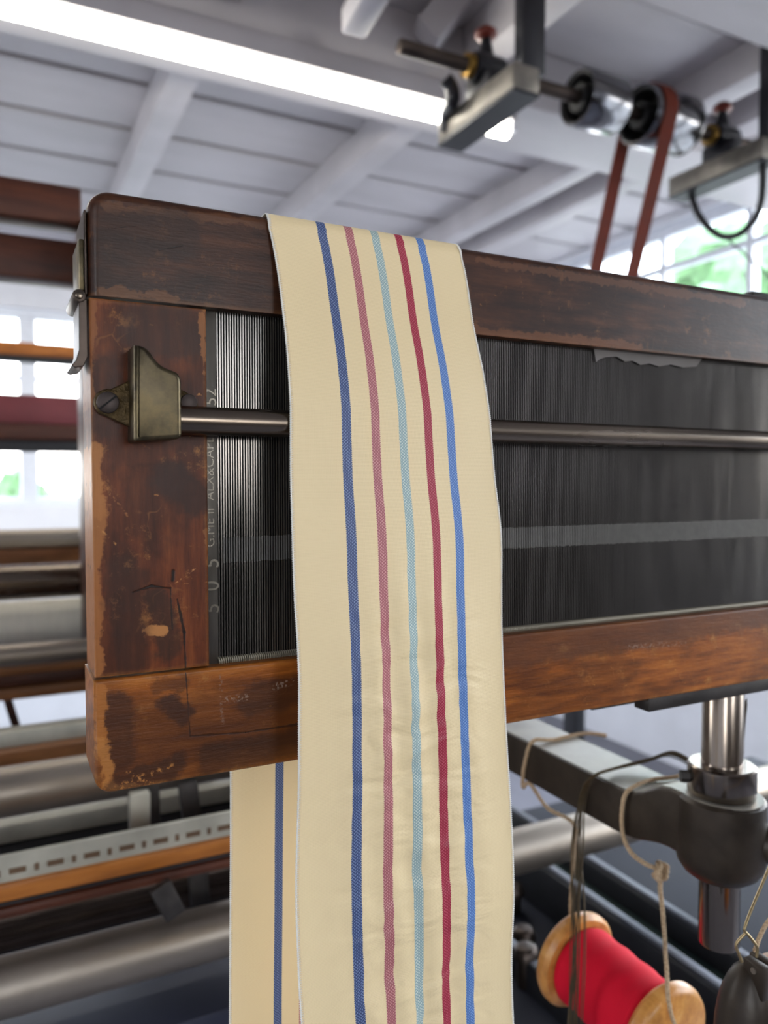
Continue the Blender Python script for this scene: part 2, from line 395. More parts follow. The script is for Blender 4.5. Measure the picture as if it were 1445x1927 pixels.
m_post = wood('worn_post_wood', srgb(70, 30, 12), srgb(106, 50, 20), srgb(140, 74, 32), 'Z', srgb(188, 124, 64), .85, rough=.42, soot=.55, coat=.05,
    segs=[(P2(334, 1128), P2(347, 1190), .0005), (P2(347, 1190), P2(350, 1262), .0005), (P2(250, 1115), P2(285, 1103), .0004), (P2(285, 1103), P2(321, 1107), .0004), (P2(321, 1107), P2(325, 1185), .0003), (P2(326, 1075), P2(325, 1092), .0008)],
    blotches=[(P2(320, 900), P2(365, 935), .009, srgb(50, 30, 23), .8), (P2(280, 620), P2(350, 625), .013, srgb(54, 36, 29), .75), (P2(300, 1130), P2(320, 1220), .006, srgb(48, 30, 20), .7), (P2(285, 1187), P2(302, 1187), .0022, srgb(190, 128, 72), .9), (P2(195, 690), P2(200, 800), .006, srgb(56, 34, 26), .6), (P2(178, 850), P2(185, 960), .0030, srgb(172, 112, 60), .85), (P2(184, 960), P2(180, 1060), .0036, srgb(164, 104, 54), .8), (P2(180, 1080), P2(183, 1260), .0026, srgb(160, 100, 52), .8), (P2(174, 565), P2(172, 760), .0012, srgb(140, 86, 46), .7), (P2(382, 590), P2(384, 700), .0012, srgb(150, 96, 54), .8), (P2(391, 1000), P2(394, 1060), .0012, srgb(150, 96, 54), .7), (P2(230, 1080), P2(250, 1230), .009, srgb(52, 30, 20), .5)],
    scuffs=[(P2(331, 1098), P2(367, 1070), .0006, srgb(205, 140, 84), .8), (P2(184, 992), P2(220, 1026), .0006, srgb(200, 140, 80), .7), (P2(196, 915), P2(240, 970), .0008, srgb(170, 110, 60), .6)])
m_rail_low = wood('worn_lower_rail_wood', srgb(92, 44, 12), srgb(152, 84, 26), srgb(190, 114, 44), 'X', srgb(205, 140, 74), .8, rough=.38, soot=.42, coat=.08,
    segs=[(P2(349, 1262), P2(357, 1385), .0003), (P2(357, 1385), P2(460, 1378), .0004), (P2(460, 1378), P2(562, 1362), .0004)],
    blotches=[(P2(318, 1322), P2(345, 1345), .005, srgb(44, 28, 24), .9), (P2(218, 1330), P2(222, 1430), .0075, srgb(42, 25, 19), .75), (P2(215, 1400), P2(560, 1340), .019, srgb(74, 38, 17), .55), (P2(187, 1300), P2(190, 1400), .0024, srgb(172, 106, 48), .8), (P2(192, 1400), P2(205, 1485), .0027, srgb(178, 116, 58), .8), (P2(215, 1490), P2(300, 1478), .0024, srgb(186, 124, 66), .75), (P2(400, 1430), P2(550, 1400), .008, srgb(48, 28, 18), .6), (P2(300, 1290), P2(340, 1285), .004, srgb(60, 34, 20), .5), (P2(225, 1480), P2(330, 1440), .006, srgb(48, 28, 20), .7), (P2(960, 1225), P2(1440, 1150), .011, srgb(88, 52, 32), .75), (P2(470, 1320), P2(560, 1300), .008, srgb(62, 36, 22), .6)],
    scuffs=[(P2(428, 1316), P2(462, 1312), .0022, srgb(150, 125, 110), .8), (P2(414, 1270), P2(418, 1360), .0012, srgb(140, 115, 100), .6), (P2(516, 1292), P2(548, 1282), .0022, srgb(160, 140, 125), .8), (P2(240, 1450), P2(310, 1490), .0012, tan, .8), (P2(230, 1478), P2(320, 1440), .002, tan, .7), (P2(1180, 1218), P2(1290, 1210), .0022, srgb(165, 140, 125), .45), (P2(200, 1490), P2(330, 1478), .0035, tan, .6)])
m_reed = plain('reed_steel', srgb(116, 112, 108), .18, .75, .15, 80, stretch=(1, 1, .15))
m_gapshade = plain('gap_shade_black', srgb(18, 17, 17), .8)
m_band = plain('reed_band_solder', srgb(100, 97, 93), .5, .3, .12, 200)
m_strip = plain('reed_end_steel', srgb(108, 103, 96), .42, .7, .22, 120, bump=.15, stretch=(1, 1, .2))
m_brass = NT('aged_brass')
_n = m_brass.noise(90, (1, 1, 1), 6, .65)
m_brass = m_brass.set(Base_Color=m_brass.ramp(_n, [(.3, srgb(52, 45, 35)), (.5, srgb(84, 75, 57)), (.75, srgb(116, 102, 74))]), Metallic=.85, Roughness=m_brass.math('ADD', m_brass.math('MULTIPLY', _n, .35), .2))
m_brassplate = plain('corroded_brass', srgb(84, 68, 42), .5, .75, .35, 300, bump=.8)
m_iron = plain('dark_iron', srgb(62, 58, 56), .5, .5, .3, 60, bump=.2)
m_darkmetal = plain('browned_steel', srgb(76, 66, 60), .36, .85, .3, 120, stretch=(.2, 1, 1))
m_rod = plain('worn_steel_rod', srgb(124, 112, 100), .25, .95, .25, 60, stretch=(.12, 1, 1))
m_screw = plain('screw_steel', srgb(66, 58, 56), .42, .8, .15)
m_text = plain('stamped_lettering', srgb(112, 106, 97), .35, .8)

fr = thing('reed_frame', 'worn dark wooden reed frame with brass bracket and steel rod, under the striped ribbon', 'reed frame', (XL+.2, YF+.015, Z_B))
# top rail: rounded left end, broad roundover along the top
bm = prism_y(rounded(XL, XE, Z_1, Z_T, (0, 0, .007, .009)), YF, YF+TH)
es = [e for e in bm.edges if all(abs(v.co.y-YF) < 1e-6 for v in e.verts) and (all(v.co.z > Z_T-.0095 for v in e.verts) or all(v.co.x < XL+1e-5 for v in e.verts))]
bmesh.ops.bevel(bm, geom=es, offset=.0042, segments=6, affect='EDGES', profile=.5)
es = [e for e in bm.edges if all(abs(v.co.y-YF) < 1e-6 and v.co.z < Z_1+.0012 for v in e.verts) and len(e.link_faces) == 2]
bmesh.ops.bevel(bm, geom=es, offset=.0008, segments=2, affect='EDGES', profile=.5)
wn(obj('top_rail', bm, m_rail_top, fr, 50))
bm = prism_y(rounded(XL+.0004, XP, Z_3+.0006, Z_2, (0, 0, 0, 0), 3), YF+.0004, YF+TH, .0011)
wn(obj('end_post', bm, m_post, fr, 50))
obj('end_post', prism_y(rounded(XE-.05, XE, Z_3+.0003, Z_2, (0,)*4, 3), YF+.0004, YF+TH, .0011), m_post, fr, 50)
bm = prism_y(rounded(XL-.0004, XE, Z_B, Z_3, (.007, .005, 0, 0)), YF-.0004, YF+TH+.001, .0016, 4)
wn(obj('bottom_rail', bm, m_rail_low, fr, 50))
m_reedside = plain('reed_side_shade', srgb(44, 41, 39), .55, .4, .2, 80)  # dent sides coloured darker than the fronts to imitate their shade
# reed: thin upright dents on edge, end strip with stamped characters, coil binding
YR = YF+.0065
X0r = at(411, 900, Y=YR).x
bm = bmesh.new(); x = X0r; pitch = .00113; k = 0
while x < XE-.052:
    jx = random.uniform(-.00003, .00003)
    n0 = len(bm.verts); f0 = len(bm.faces)
    add_box(bm, x+jx-.00025, x+jx+.00025, YR, YR+.0065, Z_3-.002, Z_1+.004)
    bm.faces.ensure_lookup_table()
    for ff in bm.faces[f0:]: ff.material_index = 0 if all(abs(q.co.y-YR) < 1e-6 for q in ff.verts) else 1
    bm.verts.ensure_lookup_table(); lean = random.gauss(0, .0000008)
    for vv in bm.verts[n0:]:
        if vv.co.y < YR+.001: vv.co.y += lean*(1 if vv.co.x > x+jx else -1)
    x += pitch; k += 1
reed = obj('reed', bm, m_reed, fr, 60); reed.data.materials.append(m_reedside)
zb1, zb0 = at(470, 1009, Y=YR).z, at(470, 1056, Y=YR).z
bm = bmesh.new(); x = X0r+.0022; k = 0
while x < XE-.052:
    j = random.uniform(-.0003, .0003)
    add_box(bm, x-.00030, x+.00030, YR-.00012, YR+.0004, zb0+j, zb1+j*.8); x += pitch; k += 1
obj('wear_band', bm, m_band, reed, None)
obj('gap_shade_sheet', box(XP-.004, XE-.048, YR+.0068, YR+.009, Z_3-.004, Z_1+.004), m_gapshade, reed, None)  # added black sheet that paints the shade between the dents
strip = obj('end_strip', box(XP-.006, X0r-.0006, YR-.0002, YR+.005, Z_3-.002, Z_1+.004, .0002), m_strip, reed)
bm = bmesh.new(); x = X0r-.001; zc = Z_3+.0012
pts = []
turns = int((XE-.055-x)/.00095)
for i in range(turns*8):
    a = 2*math.pi*i/8; pts.append((x+.00095*i/8, YR-.0003+.0013*math.cos(a), zc+.0013*math.sin(a)))
obj('coil_binding', tube(pts, .00040, 5), plain('binding_wire', srgb(150, 142, 126), .45, .4), reed)
def lettering(txt, u, v, size, parent, rot=-90):
    c = bpy.data.curves.new('lettering', 'FONT'); c.body = txt; c.size = size; c.extrude = .00012; c.align_x = 'LEFT'; c.align_y = 'CENTER'
    o = bpy.data.objects.new('lettering', c); COL.objects.link(o); c.materials.append(m_text)
    q = at(u, v, Y=YR-.0003); o.location = q
    o.rotation_euler = (R(90), R(rot), 0)
    me = bpy.data.meshes.new_from_object(o.evaluated_get(bpy.context.evaluated_depsgraph_get())); mw = Matrix.Translation(q) @ o.rotation_euler.to_matrix().to_4x4()
    me.transform(mw); me.materials.clear(); bpy.data.objects.remove(o)
    return link('lettering', me, m_text, parent)
lettering('5  0  5', 400, 1155, .0092, strip)
lettering('G.ME II  ALX&CAPLO', 396, 1030, .0056, strip)
lettering('52', 397, 764, .0075, strip)
# brass bracket and rod
zr = at(345, 791, Y=YF-.008).z; YRD = YF-.0078
pts = [(252.8, 648.5), (262, 649), (268.7, 650.7), (275, 654), (279.8, 657.9), (285, 664), (289.4, 671.4), (294.5, 678), (300.5, 684), (306.5, 688.5), (313.2, 692), (322, 695.5), (330.8, 698.6), (335.5, 702), (338.7, 707), (341, 713), (341.9, 720), (342.9, 816), (341, 822), (336, 825.5), (259, 831), (254.5, 829.5), (252.8, 825)]
br = obj('rod_bracket', prism_y([P2(u, v, YF-.016) for u, v in pts][::-1], YF-.016, YF+.0002, .0019, 5), m_brass, fr, 60)
def circ(cu, cv, r, Y, a0=0, a1=360, n=24): c = P2(cu, cv, Y); return [(c[0]+r*math.cos(R(a0+(a1-a0)*k/n)), c[1]+r*math.sin(R(a0+(a1-a0)*k/n))) for k in range(n+1)]
ear = [P2(250, 713), P2(238, 719)] + circ(204, 757, .0052, YF-.003, 80, 250, 14) + [P2(240, 803), P2(250, 812)]
obj('flange', prism_y(ear[::-1], YF-.003, YF+.0002, .0006, 2), m_brassplate, br, 60)
ear = [P2(335, 733), P2(346, 738), P2(358, 746), P2(368, 757), P2(372, 770), P2(372, 800), P2(335, 810)]
obj('flange', prism_y(ear, YF-.003, YF+.0002, .0006, 2), m_brassplate, br, 60)
c = at(203.5, 757, Y=YF-.005)
bm = cyl(c+Vector((0, .004, 0)), c, .0042, .0042, 40, .0004)
s = obj('screw', bm, m_screw, br)
bm = bmesh.new(); add_obox(bm, c+Vector((0, -.0002, 0)), (.0082, .0006, .0007), Matrix.Rotation(R(-40), 3, 'Y'))
obj('screw_slot', bm, m_gapshade, br, None)
c = at(356, 757, Y=YF-.004); obj('screw', cyl(c+Vector((0, .003, 0)), c, .0034, .0034, 32, .0004), m_screw, br)
x0 = at(330, 790, Y=YRD).x
obj('guide_rod', cyl((x0, YRD, zr), (XE+.02, YRD, zr), .0058, seg=48), m_rod, fr)
# hinge and caps on the left end face
zt = lambda v, Y=YF+.004: at(155, v, Y=Y).z
cap = bmesh.new(); add_box(cap, XL-.0011, XL-.0002, YF+.0012, YF+TH-.001, zt(556), Z_T-.0088, .0003, 1)
obj('end_cap', cap, m_darkmetal, fr)
hb = at(149, 556, Y=YF+.001)
hx = hb.x; hz = hb.z
hl = bmesh.new(); add_box(hl, XL-.0032, XL-.001, YF+.0015, YF+.026, hz+.002, zt(452), .0008, 2)
hin = obj('hinge', hl, m_brass, fr)
hp = bmesh.new()
for i in range(7):
    a = i/6
prof = [(XL-.0002, hz-.001), (XL-.0032, hz-.0012), (XL-.0034, zt(660)), (XL-.0046, zt(680)), (XL-.0062, zt(690)), (XL-.005, zt(694)), (XL-.0018, zt(690)), (XL-.0002, zt(672))]
obj('hinge_leaf', prism_y(prof, YF+.002, YF+.026, .0003, 1), m_darkmetal, hin)
obj('hinge_barrel', cyl((hx, YF+.001, hz), (hx, YF+.031, hz), .0025, seg=28, bev=.0003), m_darkmetal, hin)
obj('hinge_pin', cyl((hx, YF-.0002, hz), (hx, YF+.032, hz), .0014, seg=24, bev=.0002), m_rod, hin)
# iron strips under the bottom rail
xs = at(1216, 1340, Y=YF+.004).x
obj('iron_strip', box(xs, XE, YF+.002, YF+.014, Z_B-.0085, Z_B-.0002, .0012), m_iron, fr)
xs2 = at(1105, 1350, Y=YF+.02).x
obj('iron_strip', box(xs-.028, XE, YF+.018, YF+.028, Z_B-.008, Z_B-.0002, .0012), m_iron, fr)
xs3 = at(1412, 560, Y=YF+.014).x
obj('stop_block', box(xs3, xs3+.06, YF+.012, YF+.026, Z_T-.001, Z_T+.006, .001), m_iron, fr)

# torn paper scrap stuck under the top rail
m_paper = plain('grubby_paper', srgb(112, 107, 104), .9, var=.12)
top = [(1116, 654), (1200, 664), (1322, 680)]
low = [(1310, 690), (1285, 692), (1262, 686), (1240, 690), (1222, 684), (1205, 687), (1190, 679), (1176, 681), (1160, 671), (1140, 672), (1128, 676), (1121, 682)]
pp = [P2(u, v-7, YR-.001) for u, v in top]+[P2(u, v, YR-.001) for u, v in low]
o = obj('paper_scrap', prism_y(pp, YR-.0012, YR-.0007), m_paper)
tag(o, 'torn grey paper scrap under the top rail of the wooden frame, right of the ribbon', 'paper')

# ------------------------------------------------------------------ THE STRIPED RIBBON
left_px = [(500, 403), (508, 430), (515, 465), (522, 500), (529, 550), (535, 600), (540, 645), (543, 690), (546, 745), (547, 800), (547, 900), (549, 1000), (551, 1090), (554, 1150), (558, 1200), (562, 1280), (562, 1380), (562, 1480), (560, 1560), (558, 1640), (558, 1700), (560, 1750), (563, 1850), (567, 1927), (571, 2010), (574, 2250)]
right_px = [(860, 466), (868, 490), (876, 540), (886, 620), (905, 700), (912, 740), (919, 785), (924, 850), (929, 910), (937, 965), (941, 1020), (940, 1100), (940, 1180), (943, 1250), (948, 1340), (953, 1420), (958, 1500), (961, 1600), (962, 1680), (959, 1780), (960, 1840), (964, 1927), (969, 2010), (972, 2250)]
z_rod = zr
YROD = YRD-.0058-.0011
ZTR = Z_T+.0012
def yprof(z):
    za = Z_T-.006
    if z > za: return YF-.0012
    if z > z_rod+.006:
        k = (za-z)/(za-z_rod-.006); k = k*k*(3-2*k)*.55+k*.45
        return YF-.0012+(YROD-YF+.0012)*k
    if z > z_rod-.006: return YROD
    return YROD-.010*min(1, (z_rod-.006-z)/.22)
def unproj(u, v):
    Y = YF
    for _ in range(12):
        q = at(u, v, Y=Y); Y = yprof(q.z)
    return q
Lp = [unproj(*p) for p in left_px]; Rp = [unproj(*p) for p in right_px]
def xat(P, z):
    if z >= P[0].z: return P[0].x
    for a, b in zip(P, P[1:]):
        if b.z <= z <= a.z:
            k = (a.z-z)/(a.z-b.z); return a.x+(b.x-a.x)*k
    return P[-1].x
def xsm(P, z): return sum(xat(P, z+d)*w_ for d, w_ in ((-.006, .2), (-.003, .2), (0, .2), (.003, .2), (.006, .2)))
TL = [at(437, 1455, Y=YF+TH+.005).x, at(436, 1600, Y=YF+TH+.005).x, at(433, 1927, Y=YF+TH+.005).x]
rows = []          # (y, z, xl, xr, s)
ZLOW = min(Lp[-1].z, Rp[-1].z)+.001
Yb = YF+TH+.0045
s = 0; step = .0012
z = ZLOW-.01; XLt, XRt = xsm(Lp, Z_T-.004), xsm(Rp, Z_T-.004); Wd = XRt-XLt
while z < Z_T-.004:       # back tail, from the bottom up
    k = max(0, min(1, (z-ZLOW)/(Z_T-ZLOW)))
    xl = TL[2]+(TL[0]-TL[2])*min(1, k*2.2)
    xl = xl+(XLt-xl)*max(0, (k-.5)*2)
    rows.append((Yb+.004*(1-k), z, xl, xl+Wd)); z += step
for k in range(1, 30):    # over the top
    a = k/30
    if a < .2: y, zz = Yb-(.0045)*(1-math.cos(a/.2*math.pi/2)), Z_T-.004+.0055*math.sin(a/.2*math.pi/2)
    elif a < .75: y, zz = (Yb-.0045)+((YF+.0036)-(Yb-.0045))*(a-.2)/.55, Z_T+.0014
    else:
        b = (a-.75)/.25*math.pi/2; y, zz = YF+.0036-.0048*math.sin(b), Z_T-.0042+.0056*math.cos(b)
    rows.append((y, zz, XLt+.0004*math.sin(a*3), XRt))
z = Z_T-.005
while z > ZLOW:
    rows.append((yprof(z), z, xsm(Lp, z), xsm(Rp, z))); z -= step
NX = 72
bm = bmesh.new(); uvl = bm.loops.layers.uv.new('UVMap'); grid = []; S = [0]
for a, b in zip(rows, rows[1:]): S.append(S[-1]+math.hypot(b[0]-a[0], b[1]-a[1]))
def wrinkle(x, z, front, t):
    if not front: return .0012*noise.noise(Vector((x*25, z*14, 4)))
    amt = max(0, min(1, (z_rod-.03-z)/.09))
    d = .0022*noise.noise(Vector((x*16, z*12, 1.7)))
    q = Vector(((x*.88+z*.47)*30, (-x*.47+z*.88)*125, .3))
    core = math.sin(math.pi*min(1, max(0, (t-.12)/.8)))
    n1 = noise.noise(q); n2 = noise.noise(q*2.1)
    d += amt*core*(.0014*(n1-.6*abs(n1))+.0005*n2)
    d += .0005*amt*math.sin(t*40+z*30)*core
    return d*min(1, max(.05, abs(z-Z_T)*25)) * (.2+.8*max(0, min(1, (abs(z-z_rod)-.007)/.03)))
for i, (y, z, xl, xr) in enumerate(rows):
    front = y < YF+.004 and z < Z_T-.002
    row = []
    for j in range(NX+1):
        t = j/NX; x = xl+(xr-xl)*t
        d = wrinkle(x, z, front, t) if z < Z_T-.002 else 0
        curl = .0010*((1-min(1, t/.05))**2) if front else 0
        row.append(bm.verts.new((x, y-abs(d)*.0-d-(.0007 if front else 0)-curl*.0, z)))
    grid.append(row)
for i in range(len(rows)-1):
    for j in range(NX):
        f = bm.faces.new((grid[i][j], grid[i][j+1], grid[i+1][j+1], grid[i+1][j]))
        for lp, (a, b) in zip(f.loops, ((i, j), (i, j+1), (i+1, j+1), (i+1, j))): lp[uvl].uv = (b/NX, S[a])
edgeL = [r[0].co.copy() for r in grid]; edgeR = [r[-1].co.copy() for r in grid]
def ribbon_mat():
    t = NT('striped_silk_ribbon'); tc = t.n('ShaderNodeTexCoord'); sep = t.n('ShaderNodeSeparateXYZ'); t.l(tc.outputs['UV'], sep.inputs[0])
    U, V = sep.outputs[0], sep.outputs[1]
    Um = t.math('MULTIPLY', U, .1)
    jag = t.math('MULTIPLY', t.math('PINGPONG', V, .00045), .7)   # saw edge of the stripes, metres
    base = srgb(245, 222, 176)
    rib = t.math('MULTIPLY', t.math('ADD', t.math('SINE', t.math('MULTIPLY', V, 2*math.pi/.00062)), 1), .5)
    warp = t.math('MULTIPLY', t.math('ADD', t.math('SINE', t.math('MULTIPLY', Um, 2*math.pi/.00045)), 1), .5)
    tx = t.math('MULTIPLY', rib, warp)
    c = t.mix(t.math('MULTIPLY', tx, .30), base, srgb(210, 186, 138))
    slub = t.noise(60, (30, 240, 1), 3, .6, src='UV')
    c = t.mix(t.math('MULTIPLY', t.sstep(slub, .5, .75), .10), c, srgb(214, 190, 146))
    # diagonal float flecks
    a = t.math('DIVIDE', Um, .00074); ca = t.math('FLOOR', a); fa = t.math('FRACT', a)
    par = t.math('MODULO', ca, 2.0)
    b = t.math('ADD', t.math('DIVIDE', V, .00135), t.math('MULTIPLY', par, .5))
    sl = t.math('MULTIPLY', t.math('SUBTRACT', fa, .5), t.math('SUBTRACT', t.math('MULTIPLY', par, 1.1), .55))
    fb = t.math('FRACT', t.math('ADD', b, sl))
    fl = t.math('MULTIPLY', t.math('SUBTRACT', 1, t.sstep(t.math('ABSOLUTE', t.math('SUBTRACT', fb, .5)), .18, .28)), t.math('SUBTRACT', 1, t.sstep(t.math('ABSOLUTE', t.math('SUBTRACT', fa, .5)), .20, .40)))
    stripes = [(.252, .0445, srgb(62, 78, 122), srgb(140, 158, 196)), (.392, .042, srgb(172, 98, 104), srgb(230, 172, 168)), (.528, .041, srgb(150, 176, 178), srgb(232, 236, 224)), (.659, .042, srgb(160, 38, 62), srgb(206, 104, 118)), (.778, .043, srgb(78, 118, 186), srgb(150, 184, 226))]
    tot = None
    for cu, wd, dk, lt in stripes:
        k = t.math('SUBTRACT', 1, t.sstep(t.math('ADD', t.math('ABSOLUTE', t.math('SUBTRACT', Um, cu*.1)), t.math('SUBTRACT', jag, .00015)), wd*.05-.00015, wd*.05+.0001))
        amt = .85
        c = t.mix(k, c, t.mix(t.math('MULTIPLY', fl, amt), dk, lt)); tot = k if tot is None else t.math('ADD', tot, k)
    h = t.math('ADD', t.math('MULTIPLY', tx, t.math('SUBTRACT', 1, tot)), t.math('MULTIPLY', t.math('MULTIPLY', fl, tot), 1.5))
    t.set(Base_Color=c, Roughness=.42, Specular_IOR_Level=.45)
    cu_ = t.n('ShaderNodeTexCoord'); mp = t.n('ShaderNodeMapping'); mp.inputs['Scale'].default_value = (3.2, 62, 1); mp.inputs['Rotation'].default_value = (0, 0, -.045)
    t.l(cu_.outputs['UV'], mp.inputs['Vector']); nz = t.n('ShaderNodeTexNoise'); nz.inputs['Scale'].default_value = 1; nz.inputs['Detail'].default_value = 2.5; nz.inputs['Distortion'].default_value = .6
    t.l(mp.outputs[0], nz.inputs['Vector'])
    mask = t.math('MULTIPLY', t.math('ADD', t.sstep(V, S_ROD+.05, S_ROD+.15), .12), t.math('MULTIPLY', t.sstep(U, .06, .3), t.math('SUBTRACT', 1, t.sstep(U, .8, .97))))
    crease = t.n('ShaderNodeBump'); crease.inputs['Strength'].default_value = 1; crease.inputs['Distance'].default_value = .0034
    t.l(t.math('MULTIPLY', nz.outputs['Fac'], mask), crease.inputs['Height'])
    fine = t.n('ShaderNodeBump'); fine.inputs['Strength'].default_value = .35; fine.inputs['Distance'].default_value = .0002
    t.l(h, fine.inputs['Height']); t.l(crease.outputs[0], fine.inputs['Normal']); t.l(fine.outputs[0], t.b.inputs['Normal'])
    return t.m
S_ROD = min(S[i] for i, r_ in enumerate(rows) if r_[0] < YF and r_[1] < z_rod)
m_rib = ribbon_mat()
m_edge = plain('white_selvedge_thread', srgb(236, 232, 224), .6, var=.06)
rb = obj('striped_ribbon', bm, m_rib, None, 180)
tag(rb, 'cream ribbon with five coloured stripes draped over the wooden frame', 'ribbon')
sol = rb.modifiers.new('thickness', 'SOLIDIFY'); sol.thickness = .00035; sol.offset = 0
for ed, sg in ((edgeL, -1), (edgeR, 1)):
    bm = bmesh.new()
    fine = smooth_path([p+Vector((sg*.0002, 0, 0)) for p in ed[::2]], 5)
    add_tube(bm, fine, .00034, 6)
    acc = 0; last = fine[0]
    for p, q in zip(fine, fine[1:]):
        d = (q-p); L = d.length; acc += L
        if acc < .00052 or L < 1e-7: continue
        acc = 0; tn = d.normalized()
        o1 = p-Vector((sg*.0009, 0, 0))+Vector((0, -.00036, 0)); o2 = p+Vector((sg*.00062, -.0001, 0))+tn*.00045
        add_tube(bm, [o1, (o1+o2)/2+Vector((0, -.00012, 0)), o2], .00014, 4)
    obj('selvedge', bm, m_edge, rb, 60)

# ------------------------------------------------------------------ steel guide post, iron arm
m_steel = plain('polished_steel', srgb(138, 127, 117), .2, 1.0, .12, 60, stretch=(4, 4, .2))
m_steel2 = plain('ground_steel', srgb(160, 149, 137), .42, .9, .12, 40, stretch=(.15, 1, 1))
m_cast = plain('dark_cast_iron', srgb(54, 45, 36), .42, .35, .35, 45, bump=.35)
YP = YF+.024
pc = at(1357, 1500, Y=YP); XPc = pc.x
Za = at(1200, 1500, X=XPc-.0235).z      # top face of arm
zc1 = at(1357, 1470, Y=YP-.021).z; zc0 = at(1357, 1528, Y=YP-.021).z
gp = thing('guide_post', 'upright steel guide post with collar standing in the dark iron arm', 'post', (XPc, YP, Za))
zpb = at(1352, 1774, Y=YP).z
obj('shaft', cyl((XPc, YP, zpb), (XPc, YP, Z_B-.0087), .0128, seg=56, bev=.001), m_steel, gp)
col_ = obj('collar', lathe([(.013, zc1), (.0200, zc1), (.0212, zc1-.0010), (.0212, zc0+.001), (.0205, zc0), (.013, zc0)], (XPc, YP, 0), seg=56), m_steel, gp, 35)
dsc = Vector((-.80, .52, 0)).normalized(); sc_ = Vector((XPc, YP, (zc1+zc0)/2))+dsc*.0195
obj('set_screw', cyl(sc_, sc_+dsc*.0065, .0042, seg=8), m_iron, col_)
arm = thing('iron_arm', 'dark cast iron arm running back under the wooden frame, twine looped over it', 'arm', (XPc, .70, 0))
x0a, x1a = XPc-.0235, XPc+.025
Zlo = Za-.0325
bz = zc0-.0008-Za; RB = .0268
def arm_loft(inset, ztop_off, thick=None):
    """arm as a loft of cross sections along Y, rising and rounding into the boss"""
    bm = bmesh.new(); secs = []
    for yy in [.72, .60, YP+.085, YP+.072, YP+.062, YP+.054, YP+.046, YP+.038, YP+.030, YP+.022, YP+.012, YP, YP-.010, YP-.017, YP-.0215, YP-.0245, YP-.0262]:
        d = yy-YP
        c = math.sqrt(max(1e-8, RB*RB-d*d)) if abs(d) < RB else 0
        k = max(0, min(1, (.062-d)/.040)); k = k*k*(3-2*k)
        l = max(c, XPc-x0a if d > .0 else 0)-inset; r_ = max(c, x1a-XPc if d > .0 else 0)-inset
        if l < .0005: l = r_ = .0005
        zt = Za+bz*k+ztop_off; zb_ = Zlo+.5*bz*k if thick is None else zt-thick
        secs.append([bm.verts.new((XPc-l, yy, zt)), bm.verts.new((XPc+r_, yy, zt)), bm.verts.new((XPc+r_, yy, zb_)), bm.verts.new((XPc-l, yy, zb_))])
    for A, B_ in zip(secs, secs[1:]):
        for k in range(4): bm.faces.new((A[k], A[(k+1) % 4], B_[(k+1) % 4], B_[k]))
    bm.faces.new(secs[0]); bm.faces.new(secs[-1])
    if thick is None:
        es = [e for A, B_ in zip(secs, secs[1:]) for k in range(4) for e in A[k].link_edges if e.other_vert(A[k]) is B_[k]]
        bmesh.ops.bevel(bm, geom=list(set(es)), offset=.0022, segments=3, affect='EDGES', profile=.5)
    return bm
obj('beam', arm_loft(0, -.0005), m_cast, arm, 40)
m_armsheen = plain('worn_iron_sheen', srgb(150, 146, 136), .36, .35, .2, 30)  # worn arm top, with the window's reflection put into a lighter colour
obj('top_face', arm_loft(.0024, .0002, .0008), m_armsheen, arm, 40)
obj('boss', lathe([(.0135, zc0-.0006), (.0250, zc0-.0008), (.0272, zc0-.003), (.0278, Zlo+.010), (.0268, Zlo+.004), (.0235, Zlo-.001), (.0195, Zlo-.004), (.0135, Zlo-.004)], (XPc, YP, 0), seg=56), m_cast, arm, 40)
lb = Vector((XPc+.020, YP-.022, Zlo+.020)); dl = Vector((.75, -.66, -.1)).normalized()
obj('clamp_lug', cyl(lb-dl*.010, lb+dl*.012, .0125, .0115, 24, .002), m_cast, arm, 40)
obj('column', box(x0a+.002, x1a-.002, .665, .72, 0, Za-.003, .004), m_cast, arm)
obj('foot', box(x0a-.012, x1a+.05, .60, .735, 0, .02, .004), m_cast, arm)

# ------------------------------------------------------------------ bobbin hung on two twines
m_red = NT('red_thread'); _v = m_red.n('ShaderNodeTexCoord')
_w = m_red.n('ShaderNodeTexWave', wave_type='BANDS', bands_direction='Y'); _w.inputs['Scale'].default_value = 260; _w.inputs['Distortion'].default_value = 1.2
m_red.l(_v.outputs['Object'], _w.inputs['Vector']); m_red.bump(_w.outputs['Fac'], .4, .0006)
m_red = m_red.set(Base_Color=m_red.mix(_w.outputs['Fac'], srgb(208, 6, 34), srgb(232, 20, 54)), Roughness=.75, Specular_IOR_Level=.2)
m_bob = wood('turned_bobbin_wood', srgb(176, 112, 50), srgb(206, 142, 70), srgb(226, 168, 94), 'Y', None, 0, rough=.35, soot=.12, scale=.6, coat=.4, bump=.15)
m_twine = NT('jute_twine'); _tn = m_twine.noise(900, (1, 1, 1), 3); m_twine.bump(_tn, .5, .0004)
m_twine = m_twine.set(Base_Color=m_twine.ramp(_tn, [(.3, srgb(150, 122, 92)), (.7, srgb(208, 182, 148))]), Roughness=.85)
m_olive = plain('dark_olive_thread', srgb(70, 56, 32), .7, var=.3, scale=400)
FLR = .0368
fc = at(1082, 1803, t=.602); nc = at(1252, 1950, t=.526)
ax = (nc-fc).normalized(); BL = (nc-fc).length
XB, YB0, YB1, ZBb = fc.x, fc.y, nc.y, fc.z
bb = thing('thread_bobbin', 'wooden bobbin wound with bright red thread hanging below the iron arm', 'bobbin', (XB, fc.y-.05, ZBb-FLR))
MB = Matrix.Translation(fc) @ ax.to_track_quat('Z', 'Y').to_matrix().to_4x4()
def blathe(name, prof, mat, sm=40):
    bm = lathe(prof, (0, 0, 0), 'Z', 56); bm.transform(MB); return obj(name, bm, mat, bb, sm)
